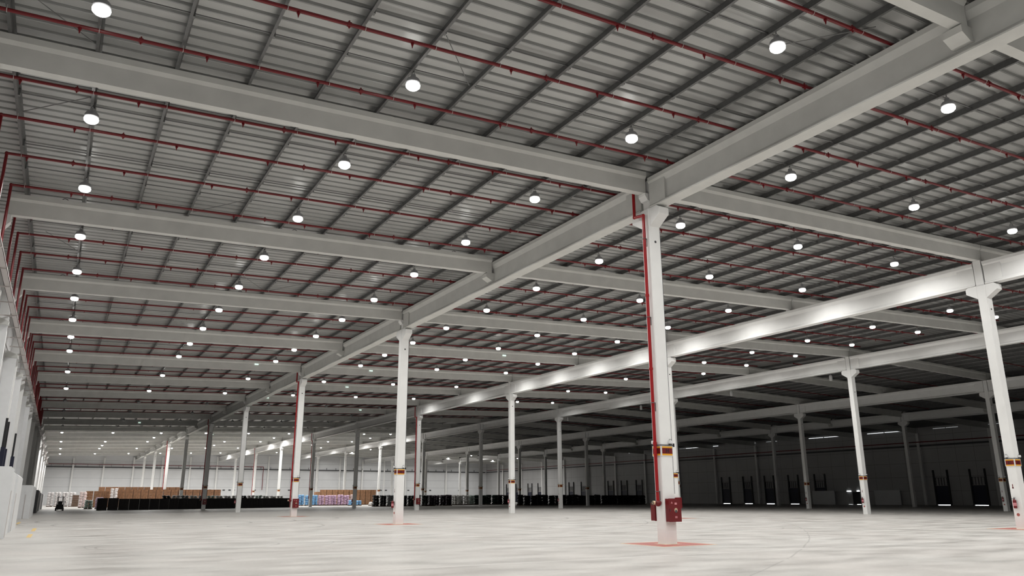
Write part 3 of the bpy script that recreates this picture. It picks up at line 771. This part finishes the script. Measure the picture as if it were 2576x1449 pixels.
for (y0, y1, m) in ((119.6, 124.0, 'glow'), (124.2, 126.4, 'glowdim'), (80.0, 87.2, 'glow'), (66.6, 73.6, 'glow'), (101.5, 106.0, 'glowdim'), (95.5, 98.5, 'glowdim'), (140.5, 146.5, 'glow'), (113.0, 117.0, 'glow'), (56.0, 60.5, 'glowdim'), (48.0, 53.0, 'glowdim')):
    b = MB(); b.box(-0.04, 0, y0, y1, zr(XR)-0.30, zr(XR)-0.22)
    o = b.build('window_%d' % wn, MT[m.replace('glow', 'glowwin')], None, (XR, 0, 0)); struct(o)
    MB().box(-0.06, -0.0, y0+(y1-y0)*0.48, y0+(y1-y0)*0.5, zr(XR)-0.36, zr(XR)-0.18).build('window_frame', MT['black'], o); wn += 1

# small emergency lights fixed to rafters
for k, (x, kr, z) in enumerate(((-4.5, 4, 0.55), (6.5, 4, 0.45), (8.2, 5, 0.45), (14.5, 3, 0.42), (2.2, 6, 0.45), (18.5, 7, 0.5), (-9.0, 9, 0.4), (6.0, 11, 0.4))):
    y = kr*B/2-0.08-0.16
    o = MB().box(-0.17, 0.17, -0.05, 0, -0.05, 0.05).build('emergency_light', MT['exit'], None, (x, y, zb(x)+z))
    tag(o, 'small glowing emergency light on a rafter side, %s in distance from the camera' % ORD[k], 'light', 'emergency lights on the rafters')

# ------------------------------------------------------------------ goods on pallets
def cmat(name, c, rough=0.5, var=0.15): 
    if name not in MT: MT[name] = mat(name, c, rough, var=var, scale=2.5, bump=0.3, bscale=3)
    return MT[name]
cmat('bag_blue', (0.22, 0.45, 0.72)); cmat('bag_pink', (0.66, 0.46, 0.62)); cmat('bag_white', (0.80, 0.79, 0.77))
cmat('bag_black', (0.012, 0.013, 0.013)); cmat('bag_grey', (0.30, 0.31, 0.31)); cmat('bag_green', (0.55, 0.66, 0.60))
cmat('bag_darkgreen', (0.012, 0.03, 0.02)); cmat('bag_plum', (0.035, 0.015, 0.03)); cmat('bag_maroon', (0.12, 0.02, 0.03))
cmat('wrap_white', (0.82, 0.78, 0.77)); cmat('bag_rose', (0.80, 0.66, 0.64))
MT['carton'] = mat('brown_cardboard', (0.22, 0.105, 0.05), 0.7, var=0.35, scale=2.2)
MT['cartonlit'] = mat('tan_cardboard', (0.33, 0.17, 0.085), 0.7, var=0.3, scale=2.2)  # cardboard in a lighter tan than the brown cartons
MT['wood'] = mat('pallet_wood', (0.10, 0.06, 0.04), 0.8, var=0.2)
MT['blackbox'] = mat('black_bin_plastic', (0.010, 0.006, 0.006), 0.6, var=0.2)
PAL = MB()
for y in (-0.5, 0, 0.5): PAL.box(-0.6, 0.6, y-0.07, y+0.07, 0, 0.10)
for k in range(6): PAL.box(-0.6+0.24*k*0.9, -0.6+0.24*k*0.9+0.13, -0.57, 0.57, 0.10, 0.125)
PALM = PAL.mesh('pallet', MT['wood'])
CACHE = {}
def bag_mesh(mname, h, v, nm):
    key = (mname, round(h, 1), v)
    if key in CACHE: return CACHE[key]
    r = random.Random(hash((mname, v)) % 1000 if False else (len(mname)*31+v*7))
    b = MB(); L_ = max(2, int(round(h/0.26))); dz = h/L_
    for l in range(L_):
        for (cx, cy, sx, sy) in (((-0.3, 0, 0.33, 0.56), (0.32, 0.28, 0.31, 0.3), (0.32, -0.28, 0.31, 0.3)) if l % 2 else ((0.3, 0, 0.33, 0.56), (-0.32, 0.28, 0.31, 0.3), (-0.32, -0.28, 0.31, 0.3))):
            b.ball((cx+r.uniform(-.05, .05), cy+r.uniform(-.06, .06), 0.13+dz*(l+0.5)+r.uniform(-.02, .03)), 1.0, 10, 6, dz*0.62, sx*1.02, sy*1.02)
    CACHE[key] = b.mesh(nm, MT[mname], True); return CACHE[key]
def carton_mesh(mname, h, v):
    key = ('c', mname, round(h, 1), v)
    if key in CACHE: return CACHE[key]
    r = random.Random(v*13+5); b = MB(); L_ = max(2, int(round(h/0.45))); dz = h/L_
    for l in range(L_):
        for cx in (-0.41, 0.0, 0.41):
            for cy in (-0.29, 0.29):
                o = r.uniform(-.012, .012); b.box(cx-0.2+o, cx+0.2+o, cy-0.28, cy+0.28+o, 0.13+dz*l, 0.13+dz*(l+1)-0.012)
    CACHE[key] = b.mesh('carton_stack', MT[mname]); return CACHE[key]
def bin_mesh(h, v):
    key = ('b', round(h, 2))
    if key in CACHE: return CACHE[key]
    b = MB(); b.box(-0.66, 0.66, -0.55, 0.55, 0.0, h); b.box(-0.67, 0.67, -0.57, 0.57, h-0.06, h)
    for q in (-0.5, 0, 0.5): b.box(q-0.04, q+0.04, -0.575, -0.55, 0.02, h-0.06)
    CACHE[key] = b.mesh('black_bin', MT['blackbox']); return CACHE[key]
def load(x, y, kind, mname, h, label, group, v=0, sx=1.0, z=0.0):
    if kind == 'bin':
        o = link('black_bin', bin_mesh(h, 0), None, (x, y, z)); return tag(o, label, 'bin', group)
    e = empty('loaded_pallet', (x, y, z), label, 'pallet load', group, RND.uniform(-0.04, 0.04))
    link('pallet', PALM, e)
    o = link('sack_stack', bag_mesh(mname, h-0.13, v, 'sack_stack'), e) if kind == 'bag' else link('carton_stack', carton_mesh(mname, h-0.13, v), e)
    e.scale.x = sx
    return e
# the low black bins
nb = 22
def biny(x): return 108.8+14.0*((x+13.6)/31.2)**1.2
for k in range(nb):
    x = -13.0+30.2*k/(nb-1)
    load(x, biny(x), 'bin', '', 1.60 if k > 1 else 1.70, 'low black bin in the long dark row behind the columns, %s from the left' % ORD1[k], 'row of black bins')
# sacks on the row behind the bins
tops = ['bag_black', 'wrap_white', 'bag_grey', 'bag_white', 'bag_grey', 'bag_green', 'bag_white', 'bag_white', 'bag_white', 'bag_black', 'bag_white', 'bag_green', 'bag_white', 'bag_white', 'bag_white']
for k, mname in enumerate(tops):
    x = -3.6+1.45*k; load(x, biny(x)+4.0, 'bag', mname, 2.02+0.1*RND.random(), '%s sacks heaped on a pallet behind the black bins, %s from the left' % (mname.split('_')[1], ORD1[k]), 'sacks behind the black bins', k % 3)
# brown cartons
for k in range(18):
    x = -13.5+1.36*k
    if k == 3:
        load(x, 148.2, 'bag', 'wrap_white', 3.5, 'tall white wrapped load standing among the brown cartons', None, 1); continue
    load(x, 150.0, 'carton', 'carton', (3.05 if k < 3 else 3.34), 'brown cartons stacked on a pallet behind the black bins, %s from the left' % ORD1[k], 'brown carton loads', k % 3)
for k in range(13):
    load(-10.2+1.34*k, 180.0, 'carton', 'carton', 4.2, 'brown cartons in the tall far row, %s from the left' % ORD1[k], 'far row of brown cartons', (k+1) % 3)
# white wrapped loads at the left end, pallets, leaning sacks
for k in range(4):
    load(-20.0+1.38*k, 177.0, 'bag', 'wrap_white', 3.0, 'white wrapped load at the left end of the goods, %s from the left wall' % ORD1[k], 'white wrapped loads', k % 3)
load(-15.3, 172.0, 'carton', 'wood', 2.4, 'dark brown pile of timber between the white loads', None, 1)
load(-14.6, 147.0, 'bag', 'bag_rose', 2.9, 'pale striped sacks stacked beside the brown cartons', None, 2)
load(-14.2, 126.0, 'bag', 'bag_green', 1.4, 'low heap of pale green sacks left of the black bins', None, 0)
load(-12.6, 127.5, 'bag', 'bag_pink', 1.8, 'short stack of pink sacks left of the black bins', None, 0)
# blue, pink, black, dark stacks to the right
seq = [(25.4, 149.5, ['bag_rose', 'bag_blue', 'bag_blue', 'bag_blue', 'bag_pink', 'bag_pink', 'bag_pink', 'bag_pink', 'bag_pink', 'bag_rose'], 2.2),
       (33.6, 122.0, ['bag_black', 'bag_black', 'bag_grey', 'bag_black', 'bag_black', 'bag_black', 'bag_grey', 'bag_black', 'bag_plum'], 2.05),
       (46.9, 127.0, ['bag_plum', 'bag_plum', 'bag_plum', 'bag_plum'], 2.1),
       (56.4, 138.0, ['bag_grey', 'bag_white', 'bag_white', 'bag_white', 'bag_green', 'bag_darkgreen', 'bag_darkgreen', 'bag_darkgreen', 'bag_darkgreen', 'bag_black', 'bag_black', 'bag_maroon'], 2.1),
       (60.5, 113.5, ['bag_black']*22, 1.95)]
cnt = {}
for (xs, ys, names, hh) in seq:
    for q, mname in enumerate(names):
        cnt[mname] = cnt.get(mname, 0)+1
        cn = {'bag_rose': 'pale rose', 'bag_blue': 'light blue', 'bag_pink': 'pink', 'bag_black': 'black', 'bag_grey': 'grey', 'bag_plum': 'dark plum', 'bag_white': 'white',
              'bag_green': 'pale green', 'bag_darkgreen': 'dark green', 'bag_maroon': 'maroon'}[mname]
        load(xs+1.44*q, ys+RND.uniform(-.3, .3), 'bag', mname, hh+RND.uniform(-.07, .07), 'stack of %s sacks right of the bins, %s of that colour in these rows' % (cn, ORD1[cnt[mname]-1]), 'rows of sacks right of the bins', q % 3)
load(35.9, 143.0, 'bag', 'bag_blue', 1.1, 'low stack of light blue sacks in front of the pink ones', None, 1)
load(37.5, 143.3, 'bag', 'bag_blue', 1.05, 'second low stack of light blue sacks in front of the pink ones', None, 2)
load(39.8, 141.2, 'bag', 'bag_white', 0.75, 'very low white sacks on a pallet in front of the pink ones', None, 2)
for k in range(11):
    load(34.8+1.38*k, 165.2, 'carton', 'cartonlit', 3.5 if k else 3.0, 'tan cartons stacked behind the pink and black sacks, %s from the left' % ORD1[k], 'tan carton loads', k % 3)

# ------------------------------------------------------------------ forklift, seen from behind
fk = empty('forklift', (-18.35, 107.0, 0), 'small black forklift seen from behind near the left wall', 'forklift')
b = MB(); b.prism([(-0.45, 0.18), (0.45, 0.18), (0.48, 0.45), (0.44, 0.86), (-0.44, 0.86), (-0.48, 0.45)], 0, 0.55, 'y'); b.build('counterweight', MT['black'], fk)
MB().box(-0.42, 0.42, 0.55, 1.75, 0.25, 0.72).build('body', MT['dark'], fk)
for sx in (-1, 1):
    for y in (0.35, 1.55):
        MB().tube((sx*0.36, y, 0.22), (sx*0.54, y, 0.22), 0.22, 16).build('wheel', MT['black'], fk)
    MB().tube((sx*0.40, 0.3, 0.86), (sx*0.36, 0.55, 1.86), 0.035, 6).build('guard_post', MT['black'], fk)
    MB().tube((sx*0.40, 1.55, 0.70), (sx*0.36, 1.35, 1.86), 0.035, 6).build('guard_post', MT['black'], fk)
b = MB(); b.box(-0.42, 0.42, 0.45, 1.45, 1.84, 1.90)
b.build('overhead_guard', MT['black'], fk)
MB().box(-0.22, 0.22, 0.65, 0.78, 0.85, 1.30).box(-0.24, 0.24, 0.7, 1.15, 0.80, 0.90).build('seat', MT['black'], fk)
for sx in (-1, 1): MB().box(sx*0.26-0.04, sx*0.26+0.04, 1.80, 1.90, 0.05, 2.05).build('mast_rail', MT['black'], fk)
MB().box(-0.35, -0.25, 1.95, 3.0, 0.04, 0.08).box(0.25, 0.35, 1.95, 3.0, 0.04, 0.08).build('forks', MT['dark'], fk)
MB().tube((0.40, 1.4, 1.2), (0.62, 1.35, 1.28), 0.015, 5).box(0.58, 0.66, 1.33, 1.36, 1.05, 1.3).build('mirror', MT['black'], fk)
MB().ring((0, 1.3, 1.15), 0.16, 0.015, 'y', 14, 5).build('steering_wheel', MT['black'], fk)
